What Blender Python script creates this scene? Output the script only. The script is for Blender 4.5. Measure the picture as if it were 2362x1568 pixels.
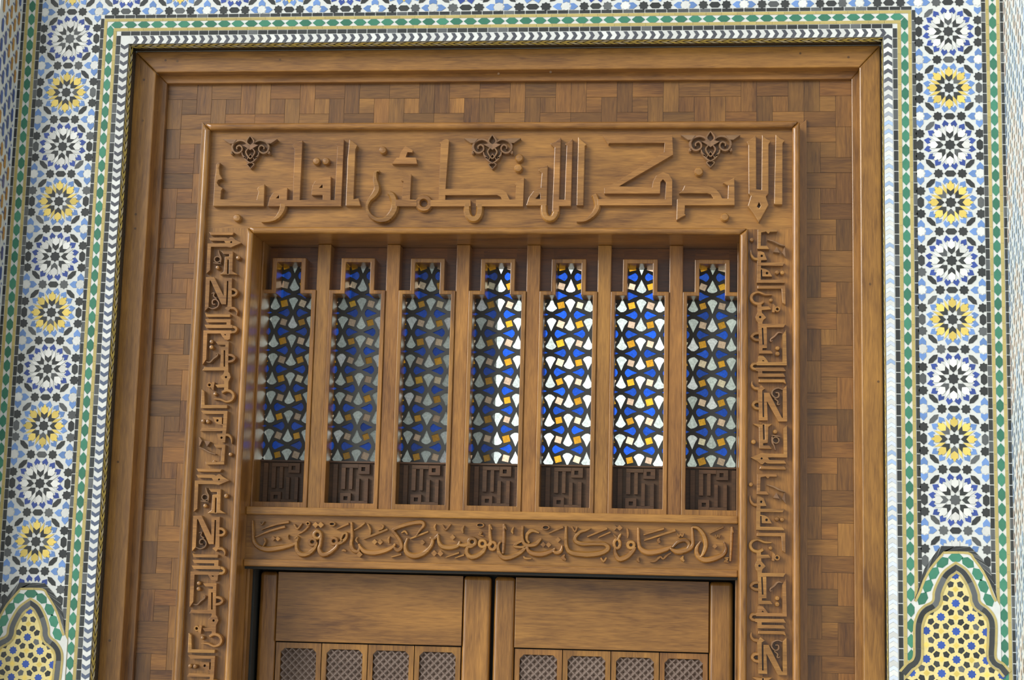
import bpy, math, random
from mathutils import Vector, Matrix
from mathutils.geometry import tessellate_polygon
random.seed(7)
for o in list(bpy.data.objects): bpy.data.objects.remove(o)
SC = bpy.context.scene
COL = SC.collection
# ---------------------------------------------------------------- camera
# lengths below are in "rosette pitches" (one zellij rosette = 0.17 m); x right, y into the wall, z up
U = 0.17
X0, Z0 = 7.745, -22.713            # doorway axis, floor level (in pitches)
def W(x, y, z): return Vector(((x - X0) * U, y * U, (z - Z0) * U))
FPX = 3960.8
CAM = (11.1626, -28.7355, -10.9497)
YAW, PIT, ROL = 0.1047, 0.1556, 0.0252
_cy, _sy, _cp, _sp, _cr, _sr = math.cos(YAW), math.sin(YAW), math.cos(PIT), math.sin(PIT), math.cos(ROL), math.sin(ROL)
FW = Vector((-_sy * _cp, _cy * _cp, _sp)); R0 = Vector((_cy, _sy, 0)); U0 = R0.cross(FW)
RT = R0 * _cr + U0 * _sr; UP = U0 * _cr - R0 * _sr
def at(u, v, Y):
    """pixel of the 2362x1568 photograph -> (x, z) on the plane y = Y"""
    d = RT * ((u - 1181) / FPX) + UP * ((784 - v) / FPX) + FW
    t = (Y - CAM[1]) / d.y
    return (CAM[0] + t * d.x, CAM[2] + t * d.z)
cd = bpy.data.cameras.new('camera'); cam = bpy.data.objects.new('camera', cd); COL.objects.link(cam)
cd.sensor_width = 36.0; cd.lens = FPX / 2362 * 36.0; cd.clip_end = 200
m3 = Matrix((RT, UP, -FW)).transposed()
cam.matrix_world = Matrix.Translation(W(*CAM)) @ m3.to_4x4()
SC.camera = cam
# ---------------------------------------------------------------- light and exposure
world = bpy.data.worlds.new('sky'); SC.world = world; world.use_nodes = True
bg = world.node_tree.nodes['Background']
_wn = world.node_tree                       # open sky: brighter over the courtyard on the left
_tc = _wn.nodes.new('ShaderNodeTexCoord'); _sx = _wn.nodes.new('ShaderNodeSeparateXYZ'); _wn.links.new(_tc.outputs['Generated'], _sx.inputs[0])
def _ramp(sock, x0, x1, y0, y1):
    m = _wn.nodes.new('ShaderNodeMapRange'); m.interpolation_type = 'SMOOTHSTEP'; _wn.links.new(sock, m.inputs[0])
    for i, v in enumerate((x0, x1, y0, y1)): m.inputs[i + 1].default_value = v
    return m.outputs[0]
def _add(p, q):
    m = _wn.nodes.new('ShaderNodeMath'); m.operation = 'ADD'; _wn.links.new(p, m.inputs[0]); _wn.links.new(q, m.inputs[1]); return m.outputs[0]
_wn.links.new(_add(_ramp(_sx.outputs['X'], -0.98, -0.35, 3.2, 0.62), _ramp(_sx.outputs['Y'], 0.0, 0.9, 0.0, 0.95)), bg.inputs[1])
bg.inputs[0].default_value = (0.94, 0.98, 1.0, 1)
sd = bpy.data.lights.new('soft_sun', 'SUN'); sun = bpy.data.objects.new('soft_sun', sd); COL.objects.link(sun)
sd.energy = 1.9; sd.angle = math.radians(26); sd.color = (1.0, 0.97, 0.93)
sun.location = (-4, -6, 6)
sun.rotation_euler = Vector((0.64, 0.66, -0.38)).to_track_quat('-Z', 'Y').to_euler()
SC.view_settings.view_transform = 'Standard'; SC.view_settings.look = 'None'
SC.view_settings.gamma = 1.0; SC.view_settings.use_curve_mapping = False
SC.view_settings.exposure = 0.0
# ---------------------------------------------------------------- materials
def lin(r, g, b):
    return tuple((c / 255 / 12.92) if c / 255 <= 0.04045 else ((c / 255 + 0.055) / 1.055) ** 2.4 for c in (r, g, b))
def newmat(name):
    m = bpy.data.materials.new(name); m.use_nodes = True
    nt = m.node_tree; return m, nt, nt.nodes['Principled BSDF']
def N(nt, t, **kw):
    n = nt.nodes.new(t)
    for k, v in kw.items(): setattr(n, k, v)
    return n
def mixc(nt, mode, fac, a, b):
    n = N(nt, 'ShaderNodeMix', data_type='RGBA', blend_type=mode)
    for s, v in ((0, fac), (6, a), (7, b)):
        if isinstance(v, (int, float)): n.inputs[s].default_value = v
        elif isinstance(v, tuple): n.inputs[s].default_value = (*v, 1)
        else: nt.links.new(v, n.inputs[s])
    return n.outputs[2]
def wood_mat(name, dark, light, rough=0.34, coat=0.55):
    m, nt, p = newmat(name); L = nt.links.new
    uv = N(nt, 'ShaderNodeUVMap'); uv.uv_map = 'grain'
    def noise(sx, sy, detail, dist=0.0):
        mp = N(nt, 'ShaderNodeMapping'); L(uv.outputs[0], mp.inputs[0]); mp.inputs['Scale'].default_value = (sx, sy, 1)
        n = N(nt, 'ShaderNodeTexNoise'); n.noise_dimensions = '2D'
        L(mp.outputs[0], n.inputs['Vector']); n.inputs['Scale'].default_value = 1; n.inputs['Detail'].default_value = detail
        n.inputs['Distortion'].default_value = dist
        return n.outputs[0]
    big = noise(0.35, 1.6, 3, 0.6); fine = noise(4, 80, 5, 0.3); mid = noise(1.0, 8, 4, 1.6)
    mp = N(nt, 'ShaderNodeMapping'); L(uv.outputs[0], mp.inputs[0]); mp.inputs['Scale'].default_value = (0.5, 5, 1)
    wv = N(nt, 'ShaderNodeTexWave', wave_type='BANDS', bands_direction='Y'); L(mp.outputs[0], wv.inputs[0])
    wv.inputs['Scale'].default_value = 0.8; wv.inputs['Distortion'].default_value = 7; wv.inputs['Detail'].default_value = 2.5
    wv.inputs['Detail Scale'].default_value = 0.8
    def mth(op, a, b):
        n = N(nt, 'ShaderNodeMath', operation=op)
        for i, v in enumerate((a, b)):
            if isinstance(v, (int, float)): n.inputs[i].default_value = v
            else: L(v, n.inputs[i])
        return n.outputs[0]
    f = mth('ADD', mth('MULTIPLY', big, 0.44), mth('ADD', mth('MULTIPLY', mid, 0.22), mth('ADD', mth('MULTIPLY', fine, 0.30), mth('MULTIPLY', wv.outputs['Fac'], 0.03))))
    rp = N(nt, 'ShaderNodeValToRGB'); L(f, rp.inputs[0])
    e = rp.color_ramp.elements
    e[0].position = 0.33; e[0].color = (*dark, 1); e[1].position = 0.68; e[1].color = (*light, 1)
    at_ = N(nt, 'ShaderNodeAttribute', attribute_name='tone')
    out = mixc(nt, 'MULTIPLY', 1.0, rp.outputs[0], at_.outputs['Color'])
    L(out, p.inputs['Base Color'])
    p.inputs['Roughness'].default_value = rough
    p.inputs['Coat Weight'].default_value = coat; p.inputs['Coat Roughness'].default_value = 0.15
    bp = N(nt, 'ShaderNodeBump'); bp.inputs['Strength'].default_value = 0.10; bp.inputs['Distance'].default_value = 0.002
    L(fine, bp.inputs['Height']); L(bp.outputs[0], p.inputs['Normal'])
    return m
WOOD = wood_mat('varnished_wood', lin(104, 65, 23), lin(186, 132, 60))
CARVE = wood_mat('carved_wood', lin(106, 68, 28), lin(186, 134, 67), 0.30, 0.5)
STAIN = wood_mat('stained_carving', lin(104, 76, 50), lin(156, 118, 82), 0.28, 0.4)
SHADEW = wood_mat('dark_wood', lin(62, 42, 24), lin(104, 72, 42), 0.5, 0.08)  # shadow on the lettered window panels mixed into this wood colour
GREYW = wood_mat('grey_brown_wood', lin(116, 100, 90), lin(150, 132, 120), 0.34, 0.3)
def tile_mat():
    m, nt, p = newmat('glazed_tile'); L = nt.links.new
    a = N(nt, 'ShaderNodeAttribute', attribute_name='tone')
    tc = N(nt, 'ShaderNodeTexCoord'); n = N(nt, 'ShaderNodeTexNoise'); L(tc.outputs['Object'], n.inputs['Vector'])
    n.inputs['Scale'].default_value = 60; n.inputs['Detail'].default_value = 3
    r = N(nt, 'ShaderNodeMapRange'); L(n.outputs[0], r.inputs[0]); r.inputs[3].default_value = 0.86; r.inputs[4].default_value = 1.1
    L(mixc(nt, 'MULTIPLY', 1.0, a.outputs['Color'], r.outputs[0]), p.inputs['Base Color'])
    p.inputs['Roughness'].default_value = 0.22
    return m
TILE = tile_mat()
def plain(name, col, rough=0.8, noise=0.1, scale=30):
    m, nt, p = newmat(name); L = nt.links.new
    tc = N(nt, 'ShaderNodeTexCoord'); n = N(nt, 'ShaderNodeTexNoise'); L(tc.outputs['Object'], n.inputs['Vector'])
    n.inputs['Scale'].default_value = scale; n.inputs['Detail'].default_value = 4
    r = N(nt, 'ShaderNodeMapRange'); L(n.outputs[0], r.inputs[0]); r.inputs[3].default_value = 1 - noise; r.inputs[4].default_value = 1 + noise
    L(mixc(nt, 'MULTIPLY', 1.0, col, r.outputs[0]), p.inputs['Base Color']); p.inputs['Roughness'].default_value = rough
    return m
GROUT = plain('white_grout', lin(222, 226, 221), 0.4, 0.05, 50)
PLASTER = plain('grey_plaster', lin(104, 110, 110), 0.85, 0.06, 6)  # weak light on the far wall put into a darker grey
STONE = plain('grey_stone_floor', lin(168, 160, 148), 0.5, 0.12, 5)
BLACK = plain('black_gap', lin(46, 48, 46), 0.6, 0.2, 40)
CAME = plain('dark_came', lin(58, 60, 58), 0.55, 0.15, 60)
def glass_mat():
    m, nt, p = newmat('stained_glass'); L = nt.links.new
    nt.nodes.remove(p); out = nt.nodes['Material Output']
    a = N(nt, 'ShaderNodeAttribute', attribute_name='tone')
    tc = N(nt, 'ShaderNodeTexCoord'); n = N(nt, 'ShaderNodeTexNoise'); L(tc.outputs['Object'], n.inputs['Vector'])
    n.inputs['Scale'].default_value = 160; n.inputs['Detail'].default_value = 3
    r = N(nt, 'ShaderNodeMapRange'); L(n.outputs[0], r.inputs[0]); r.inputs[3].default_value = 0.45; r.inputs[4].default_value = 1.5
    c = mixc(nt, 'MULTIPLY', 1.0, a.outputs['Color'], r.outputs[0])
    t = N(nt, 'ShaderNodeBsdfTransparent'); L(c, t.inputs[0])
    d = N(nt, 'ShaderNodeBsdfDiffuse'); L(a.outputs['Color'], d.inputs[0])
    tr = N(nt, 'ShaderNodeBsdfTranslucent'); L(c, tr.inputs[0])
    g = N(nt, 'ShaderNodeBsdfGlossy'); g.inputs['Roughness'].default_value = 0.12
    def mix(f, x, y):
        k = N(nt, 'ShaderNodeMixShader'); k.inputs[0].default_value = f; L(x, k.inputs[1]); L(y, k.inputs[2]); return k.outputs[0]
    s = mix(0.20, t.outputs[0], mix(0.5, d.outputs[0], tr.outputs[0]))
    fr = N(nt, 'ShaderNodeFresnel'); fr.inputs[0].default_value = 1.5
    k = N(nt, 'ShaderNodeMixShader'); L(fr.outputs[0], k.inputs[0]); L(s, k.inputs[1]); L(g.outputs[0], k.inputs[2])
    L(k.outputs[0], out.inputs[0])
    return m
GLASS = glass_mat()
# ---------------------------------------------------------------- mesh builder
def area2(l): return sum(l[i][0] * l[(i + 1) % len(l)][1] - l[(i + 1) % len(l)][0] * l[i][1] for i in range(len(l)))
class MB:
    def __init__(s): s.v = []; s.f = []; s.t = []; s.uv = []; s.m = []
    def face(s, pts, tone=(1, 1, 1), uvf=None, mat=0):
        b = len(s.v); s.v += [W(*p) for p in pts]; s.f.append(tuple(range(b, b + len(pts)))); s.t.append(tone); s.m.append(mat)
        s.uv += [(uvf(p) if uvf else (0, 0)) for p in pts]
    def extr(s, loop, yf, yb, tone=(1, 1, 1), grain='x', holes=(), mat=0, back=False, side_tone=None):
        """polygon in the wall plane, pushed from front yf to back yb"""
        if isinstance(tone, (int, float)): tone = (tone,) * 3
        ou, ov = random.random() * 40, random.random() * 40
        if grain == 'x': uvf = lambda p: (p[0] + ou, p[2] + 0.7 * p[1] + ov)
        else: uvf = lambda p: (p[2] + ou, p[0] + 0.7 * p[1] + ov)
        loops = [list(loop) if area2(loop) > 0 else list(loop)[::-1]] + [list(h) if area2(h) < 0 else list(h)[::-1] for h in holes]
        if len(loops) == 1 and len(loop) <= 4:
            s.face([(x, yf, z) for x, z in loops[0]], tone, uvf, mat)
            if back: s.face([(x, yb, z) for x, z in loops[0][::-1]], tone, uvf, mat)
        else:
            flat = [p for l in loops for p in l]
            for tri in tessellate_polygon([[Vector((x, z, 0)) for x, z in l] for l in loops]):
                q = [flat[i] for i in tri]
                if area2(q) < 0: q = q[::-1]
                s.face([(x, yf, z) for x, z in q], tone, uvf, mat)
                if back: s.face([(x, yb, z) for x, z in q[::-1]], tone, uvf, mat)
        st = side_tone or tone
        for l in loops:
            for i in range(len(l)):
                a, b = l[i], l[(i + 1) % len(l)]
                s.face([(a[0], yf, a[1]), (a[0], yb, a[1]), (b[0], yb, b[1]), (b[0], yf, b[1])], st, uvf, mat)
    def rect(s, x0, x1, z0, z1, yf, yb, tone=(1, 1, 1), grain='x', mat=0):
        s.extr([(x0, z0), (x1, z0), (x1, z1), (x0, z1)], yf, yb, tone, grain, (), mat)
    def box(s, x0, x1, y0, y1, z0, z1, tone=(1, 1, 1), mat=0):
        s.extr([(x0, z0), (x1, z0), (x1, z1), (x0, z1)], y0, y1, tone, 'x', (), mat, back=True)
    def brush(s, rows, yf, yb, tone=(1, 1, 1), closed=False):
        """rows of (left point, right point) along a stroke; rounded top profile"""
        if isinstance(tone, (int, float)): tone = (tone,) * 3
        ou, ov = random.random() * 40, random.random() * 40
        uvf = lambda p: (p[0] + ou, p[2] + 0.7 * p[1] + ov)
        h = yb - yf; prof = [(0, yb), (0, yf + 0.32 * h), (0.2, yf), (0.8, yf), (1, yf + 0.32 * h), (1, yb)]
        R = [[(l[0] + (r[0] - l[0]) * k, y, l[1] + (r[1] - l[1]) * k) for k, y in prof] for l, r in rows]
        n = len(R)
        for i in range(n if closed else n - 1):
            A, B = R[i], R[(i + 1) % n]
            for k in range(5): s.face([A[k], A[k + 1], B[k + 1], B[k]], tone, uvf)
        if not closed:
            s.face(R[0][::-1], tone, uvf); s.face(R[-1], tone, uvf)
    def build(s, name, mats, parent=None, weld=False):
        me = bpy.data.meshes.new(name); me.from_pydata(s.v, [], s.f)
        for m in (mats if isinstance(mats, (list, tuple)) else [mats]): me.materials.append(m)
        a = me.attributes.new('tone', 'FLOAT_COLOR', 'FACE')
        a.data.foreach_set('color', [c for t in s.t for c in (*t, 1.0)])
        me.polygons.foreach_set('material_index', s.m)
        ul = me.uv_layers.new(name='grain'); ul.data.foreach_set('uv', [c for q in s.uv for c in q])
        me.update()
        o = bpy.data.objects.new(name, me); COL.objects.link(o)
        if parent: o.parent = parent
        if weld:
            w = o.modifiers.new('weld', 'WELD'); w.merge_threshold = 0.00005
            b = o.modifiers.new('round', 'BEVEL'); b.width = weld * U; b.segments = 2 if weld < .03 else 5; b.limit_method = 'ANGLE'; b.angle_limit = math.radians(50)
            b.use_clamp_overlap = True
        return o
def tag(o, label=None, cat=None, group=None, kind=None):
    if label: o['label'] = label
    if cat: o['category'] = cat
    if group: o['group'] = group
    if kind: o['kind'] = kind
    return o
def empty(name, x, y, z):
    o = bpy.data.objects.new(name, None); COL.objects.link(o); o.empty_display_size = 0.05
    return o
def jit(c, a=0.10):
    if c == cK and random.random() < .2: c = lin(98, 102, 102)
    k = 1 + random.uniform(-a, a); return tuple(min(1, max(0, q * k)) for q in c)
def catmull(P, n=6, closed=False):
    out = []; N_ = len(P)
    g = (lambda i: P[i % N_]) if closed else (lambda i: P[max(0, min(N_ - 1, i))])
    for i in range(N_ if closed else N_ - 1):
        p0, p1, p2, p3 = g(i - 1), g(i), g(i + 1), g(i + 2)
        for k in range(n):
            t = k / n
            out.append(tuple(0.5 * (2 * b + (c - a) * t + (2 * a - 5 * b + 4 * c - d) * t * t + (3 * b - a - 3 * c + d) * t ** 3) for a, b, c, d in zip(p0, p1, p2, p3)))
    if not closed: out.append(tuple(P[-1]))
    return out
def stroke_rows(P, closed=False):
    """P: (x, z, width) in the plane -> left/right points"""
    rows = []; n = len(P)
    for i in range(n):
        a = P[(i - 1) % n] if closed or i > 0 else P[i]; b = P[(i + 1) % n] if closed or i < n - 1 else P[i]
        dx, dz = b[0] - a[0], b[1] - a[1]; l = math.hypot(dx, dz) or 1; nx, nz = -dz / l, dx / l; w = P[i][2] / 2
        rows.append(((P[i][0] + nx * w, P[i][1] + nz * w), (P[i][0] - nx * w, P[i][1] - nz * w)))
    return rows
# ---------------------------------------------------------------- zellij tile colours
cW, cK, cB, cL = lin(226, 229, 224), lin(62, 65, 64), lin(66, 88, 160), lin(116, 152, 208)
cY, cG, cO, cC = lin(238, 212, 112), lin(70, 134, 108), lin(192, 176, 112), lin(88, 91, 98)
# everything in a rosette cell, in cell units
def rotp(P, a): c, s_ = math.cos(a), math.sin(a); return [(x * c - y * s_, x * s_ + y * c) for x, y in P]
def star8(cx, cy, r, ri, a0=0.0): return [(cx + (r if k % 2 == 0 else ri) * math.cos(a0 + k * math.pi / 8), cy + (r if k % 2 == 0 else ri) * math.sin(a0 + k * math.pi / 8)) for k in range(16)]
def cell_shapes(kind):
    pet, out = {'y': (cY, cL), 'w': (lin(236, 238, 232), cB), 'x': (cW, cL)}[kind]
    S = [(star8(0, 0, .096, .074), cK)]
    for k in range(8):
        a = k * math.pi / 4
        S.append((rotp([(.106, 0), (.165, -.055), (.240, -.060), (.196, 0), (.240, .060), (.165, .055)], a), cK))
        S.append((rotp([(.194, 0), (.246, -.058), (.306, -.062), (.374, 0), (.306, .062), (.246, .058)], a), pet))
        S.append((rotp([(.150, 0), (.240, -.028), (.350, 0), (.240, .028)], a + math.pi / 8), pet))
    for k in range(16):
        a = (k + .5) * math.pi / 8; f = 1 if k % 2 else -1
        S.append((rotp([(.356, 0), (.322, -.034), (.376, -.055), (.442, 0), (.376, .055), (.322, .034)], a), out))
    for k in range(4):
        S.append((rotp([(.254, .408), (.266, .340), (.340, .266), (.408, .254), (.396, .324), (.324, .396)], k * math.pi / 2), cK))
    return S
def edge_shapes(corner=True):
    """shared things on the lower edge and the left edge of a cell and its lower-left corner"""
    S = []
    for horiz in (0, 1):
        q = (lambda P: P) if horiz else (lambda P: [(y, x) for x, y in P])
        S.append((q([(-.100, -.5), (-.055, -.552), (.055, -.552), (.100, -.5), (.055, -.448), (-.055, -.448)]), cK))
        for s_ in (-1, 1):
            S.append((q(star8(s_ * .197, -.5, .084, .064)), cK))
            S.append((q([(s_ * (.5 - .088), -.5), (s_ * (.5 - .066), -.556), (s_ * (.5 - .130), -.560), (s_ * (.5 - .200), -.5), (s_ * (.5 - .130), -.440), (s_ * (.5 - .066), -.444)]), cL))
    return S
def clipx(P, lo, hi, ax=0):
    for side, lim in ((1, lo), (-1, hi)):
        out = []
        for i in range(len(P)):
            a, b = P[i], P[(i + 1) % len(P)]
            ia, ib = side * (a[ax] - lim) >= 0, side * (b[ax] - lim) >= 0
            if ia: out.append(a)
            if ia != ib:
                t = (lim - a[ax]) / (b[ax] - a[ax]); out.append((a[0] + t * (b[0] - a[0]), a[1] + t * (b[1] - a[1])))
        P = out
        if len(P) < 3: return None
    return P
def inside(p, poly):
    r = False
    for i in range(len(poly)):
        a, b = poly[i], poly[i - 1]
        if (a[1] > p[1]) != (b[1] > p[1]) and p[0] < (b[0] - a[0]) * (p[1] - a[1]) / (b[1] - a[1]) + a[0]: r = not r
    return r
TF, TB = -0.008, 0.004       # front and back of a tile
def tile(mb, P, c, ja=0.13):
    if P and len(P) >= 3: mb.extr(P, TF, TB, jit(c, ja))
# arches, traced on the right-hand one, in the plane y = 0
def R5(x, y): return at(1980 + x / 4.262, 1200 + y / 4.262, 0)
I1 = [(400, 1475), (470, 1395), (530, 1345), (535, 1200), (536, 1060), (548, 980), (585, 890), (645, 830), (718, 788), (728, 705), (762, 610), (830, 495), (955, 403), (1062, 472), (1142, 590), (1190, 715), (1204, 795), (1280, 855), (1342, 935), (1366, 1030), (1364, 1200), (1362, 1350), (1430, 1400), (1500, 1480)]
I1 = [R5(*p) for p in I1]
E0 = [R5(*p) for p in [(555, 790), (600, 620), (650, 470), (730, 355), (808, 252), (1092, 256), (1190, 352), (1285, 465), (1330, 620), (1362, 790)]]
E1 = [R5(*p) for p in [(545, 790), (590, 700), (630, 590), (690, 475), (760, 388), (832, 303), (1078, 309), (1150, 380), (1230, 490), (1290, 605), (1330, 720), (1362, 790)]]
HX = [R5(*p) for p in [(550, 868), (630, 768), (682, 645), (740, 520), (826, 414), (955, 365), (1075, 415), (1170, 530), (1226, 648), (1278, 782), (1352, 880)]]
ADX, ADZ = -15.506, -0.95
ARCH_R = [(14.74, -13.5)] + E0 + [(16.24, -13.5)]
ARCH_L = [(x + ADX, z + ADZ) for x, z in ARCH_R]
# ---------------------------------------------------------------- wall with the doorway, and its rosette field
wb = MB()
OX0, OX1, OZ = 1.10, 14.408, -1.105
wb.box(-0.945, OX0, 0, 1.9, Z0, 3.0, mat=1); wb.box(OX1, 16.42, 0, 1.9, Z0, 3.0, mat=1); wb.box(OX0, OX1, 0, 1.9, OZ, 3.0, mat=1)
starx = [-0.5, .513, 1.503, 2.503, 3.505, 4.497, 5.55, 6.59, 7.764, 8.95, 9.985, 11.03, 12.04, 13.045, 14.01, 15.0, 15.99]
ES = edge_shapes()
def put_cell(cx, cz, w, h, kind, lims, skip=()):
    for P, c in (cell_shapes(kind) if kind else []) + ES:
        Q = [(cx + x * w, cz + y * h) for x, y in P]
        Q = clipx(Q, lims[0], lims[1]); Q = Q and clipx(Q, lims[2], lims[3], 1)
        if not Q: continue
        g = (sum(q[0] for q in Q) / len(Q), sum(q[1] for q in Q) / len(Q))
        if any(inside(g, a) for a in skip): continue
        if math.hypot(g[0] - cx, g[1] - cz) < .33 * w and c != cK:      # joints around the petals
            wb.extr([(g[0] + (x - g[0]) * 1.10, g[1] + (z - g[1]) * 1.10) for x, z in Q], TF + .003, TB, lin(176, 180, 178))
        tile(wb, Q, c, 0.16)
    r = 0.085
    Q = [(cx + (-.5 + x) * w, cz + (-.5 + y) * h) for x, y in star8(0, 0, r, .062)]
    Q = clipx(Q, lims[0], lims[1]); Q = Q and clipx(Q, lims[2], lims[3], 1)
    if Q and not any(inside((cx - .5 * w, cz - .5 * h), a) for a in skip): tile(wb, Q, cW)
ZT = -0.575
# columns (rows 1.. downwards) and the band across the top (row 0)
for (cx, l0, l1, arch, w, hs, z0_) in ((0.0, -0.545, 0.568, ARCH_L, 0.985, 1.0, 0), (15.496, 14.93, 16.045, ARCH_R, 0.99, 0.9977, -0.02)):
    for k in range(1, 14):
        put_cell(cx, z0_ - k * hs, w, hs, 'x' if k == 10 and cx > 5 else 'w' if k % 2 else 'y', (l0, l1, -13.4, -0.5), (arch,))
        put_cell(cx + w, z0_ - k * hs, w, hs, None, (l0, l1, -13.4, -0.5), (arch,))
for i in range(16):
    a, b = starx[i], starx[i + 1]; cx, w = (a + b) / 2, b - a
    lims = (-0.545, 16.045, -9 if i in (0, 15) else ZT, 2.9)
    put_cell(cx, -0.005, w, 0.98, 'y' if i % 2 == 0 or i == 15 else 'w', lims)
    put_cell(cx, 0.985, w, 0.98, 'w' if i % 2 == 0 or i == 15 else 'y', lims)
put_cell(16.5, -0.005, 1.0, 0.98, None, (-0.545, 16.045, ZT, 2.9))
wall_back = tag(wb.build('wall_back', [TILE, GROUT]), 'tiled wall around the doorway, black white blue and yellow zellij rosettes', 'wall', kind='structure')
# ---------------------------------------------------------------- straight tile borders
def hexa(cx, cz, hl, hw, ang):
    return [(cx + x, cz + z) for x, z in rotp([(-hl, 0), (-hl * .45, -hw), (hl * .45, -hw), (hl, 0), (hl * .45, hw), (-hl * .45, hw)], ang)]
class Run:
    """a straight border run: s along it, o across it"""
    def __init__(s, mb, f, vert): s.mb, s.f, s.v = mb, f, vert
    def quad(s, s0, s1, o0, o1, c, ja=.13): tile(s.mb, [s.f(s0, o0), s.f(s1, o0), s.f(s1, o1), s.f(s0, o1)], c, ja)
    def poly(s, P, c, ja=.13): tile(s.mb, [s.f(a, b) for a, b in P], c, ja)
    def bars(s, s0, s1, o0, o1, c, step, gap=.014, ja=.13, t0=None, t1=None):
        n = max(1, round((s1 - s0) / step)); d = (s1 - s0) / n
        for i in range(n): s.quad(s0 + i * d + gap / 2, s0 + (i + 1) * d - gap / 2, o0, o1, c, ja)
    def hexes(s, s0, s1, o0, o1, step=.247):
        n = max(1, round((s1 - s0) / step)); d = (s1 - s0) / n; oc, hw = (o0 + o1) / 2, (o1 - o0) / 2
        for i in range(n):
            c = s0 + (i + .5) * d; hl = d * .47
            s.poly([(c - hl, oc), (c - hl * .42, oc - hw), (c + hl * .42, oc - hw), (c + hl, oc), (c + hl * .42, oc + hw), (c - hl * .42, oc + hw)], cG, .22)
CH, KB, OA, GR, OBn, KA = (.004, .143), (.158, .228), (.238, .293), (.300, .412), (.420, .472), (.482, .538)
BOT = -13.4
def frame_runs(mb, fn):
    """fn(run, s0, s1 as functions of offset, side) for left leg, top, right leg of the doorway surround"""
    fn(Run(mb, lambda s, o: (OX0 - o, s), True), 'l'); fn(Run(mb, lambda s, o: (s, OZ + o), False), 't'); fn(Run(mb, lambda s, o: (OX1 + o, s), True), 'r')
def span(side, o): return (OX0 - o, OX1 + o) if side == 't' else (BOT, OZ + o)
gb = MB()
def green(r, side):
    a, b = span(side, KB[0]); r.bars(a, b, *KB, cK, .18, .016, .25)
    a, b = span(side, KA[0]); r.bars(a, b, *KA, cK, .19, .016, .25)
    for o in (OA, OBn):
        a, b = span(side, o[1] if side == 't' else o[0]); r.bars(a, b, *o, cO, .27, .004, .08)
    a, b = span(side, (GR[0] + GR[1]) / 2); r.hexes(a, b, *GR)
frame_runs(gb, green)
tag(gb.build('trim_1', TILE), 'green hexagon tile border with olive edges framing the doorway', 'tile border', kind='structure')
cb = MB()
def chev(r, side):
    a, b = span(side, CH[0]); n = round((b - a) / .152); d = (b - a) / n; o0, o1 = CH; om = (o0 + o1) / 2
    for i in range(n):
        s0 = a + i * d; v = .045
        if side == 't': sg = 1
        elif side == 'l': sg = -1
        else: sg = 1
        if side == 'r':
            k = max(0.0, min(1.0, (-1.9 - s0) / 1.6)); gc = tuple(p * (1 - k) + q * k for p, q in zip(cC, lin(220, 231, 244)))  # right leg pales downwards: sky glare painted into the tiles
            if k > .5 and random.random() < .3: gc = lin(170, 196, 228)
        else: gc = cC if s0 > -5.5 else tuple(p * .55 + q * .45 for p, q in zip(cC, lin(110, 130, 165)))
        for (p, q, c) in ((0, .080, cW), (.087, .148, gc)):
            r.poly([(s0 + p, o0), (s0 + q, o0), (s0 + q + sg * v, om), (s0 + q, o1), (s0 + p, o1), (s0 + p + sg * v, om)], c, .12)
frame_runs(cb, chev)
tag(cb.build('trim_2', TILE), 'white and grey chevron tile border next to the wooden frame', 'tile border', kind='structure')
# rope border lining the opening (runs into the depth of the opening)
rb = MB()
def ropeface(P, c): rb.face(P, jit(c, .15))
def rope(side):
    e = 0.004
    if side == 'l': f = lambda s, d, k: (OX0 + e * k, d, s); a, b = BOT, OZ
    elif side == 'r': f = lambda s, d, k: (OX1 - e * k, d, s); a, b = BOT, OZ
    else: f = lambda s, d, k: (s, d, OZ - e * k); a, b = OX0, OX1
    def q(P, c, k):
        Q = [f(s, d, k) for s, d in P]
        if side in ('r', 't'): Q = Q[::-1]
        ropeface(Q, c)
    q([(a, 0), (b, 0), (b, .40), (a, .40)][::-1], lin(40, 42, 40), 1)
    q([(a, .0), (b, .0), (b, .012), (a, .012)][::-1], lin(200, 200, 190), 2)
    n = round((b - a) / .135); d = (b - a) / n
    for i in range(n):
        s0 = a + i * d
        for j, (d0, d1, sh) in enumerate(((.022, .115, .055), (.125, .218, -.055))):
            c = lin(232, 216, 122) if (i + j) % 3 else lin(226, 224, 190)
            q([(s0 + .015 + sh, d0), (s0 + d - .02 + sh, d0), (s0 + d - .02, (d0 + d1) / 2 + .0), (s0 + d - .02 - sh, d1), (s0 + .015 - sh, d1), (s0 + .015, (d0 + d1) / 2)][::-1], c, 2)
for sd_ in 'ltr': rope(sd_)
tag(rb.build('trim_3', TILE), 'yellow and black rope pattern tile strip lining the doorway edge', 'tile border', kind='structure')
# outer green borders at both ends of the wall
for nm, f, lab in (('trim_4', lambda s, o: (-0.553 - o, s), 'green hexagon tile border along the left side wall'), ('trim_5', lambda s, o: (16.055 + o, s), 'green hexagon tile border along the right side wall')):
    mb = MB(); r = Run(mb, f, True)
    r.bars(BOT, 2.9, .0, .062, cK, .18, .016, .25); r.bars(BOT, 2.9, .072, .122, cO, .27, .004, .08)
    r.hexes(BOT, 2.9, .130, .240, .243); r.bars(BOT, 2.9, .248, .300, cO, .27, .004, .08); r.bars(BOT, 2.9, .312, .360, cK, .18, .016, .25)
    tag(mb.build(nm, TILE), lab, 'tile border', kind='structure')
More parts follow.
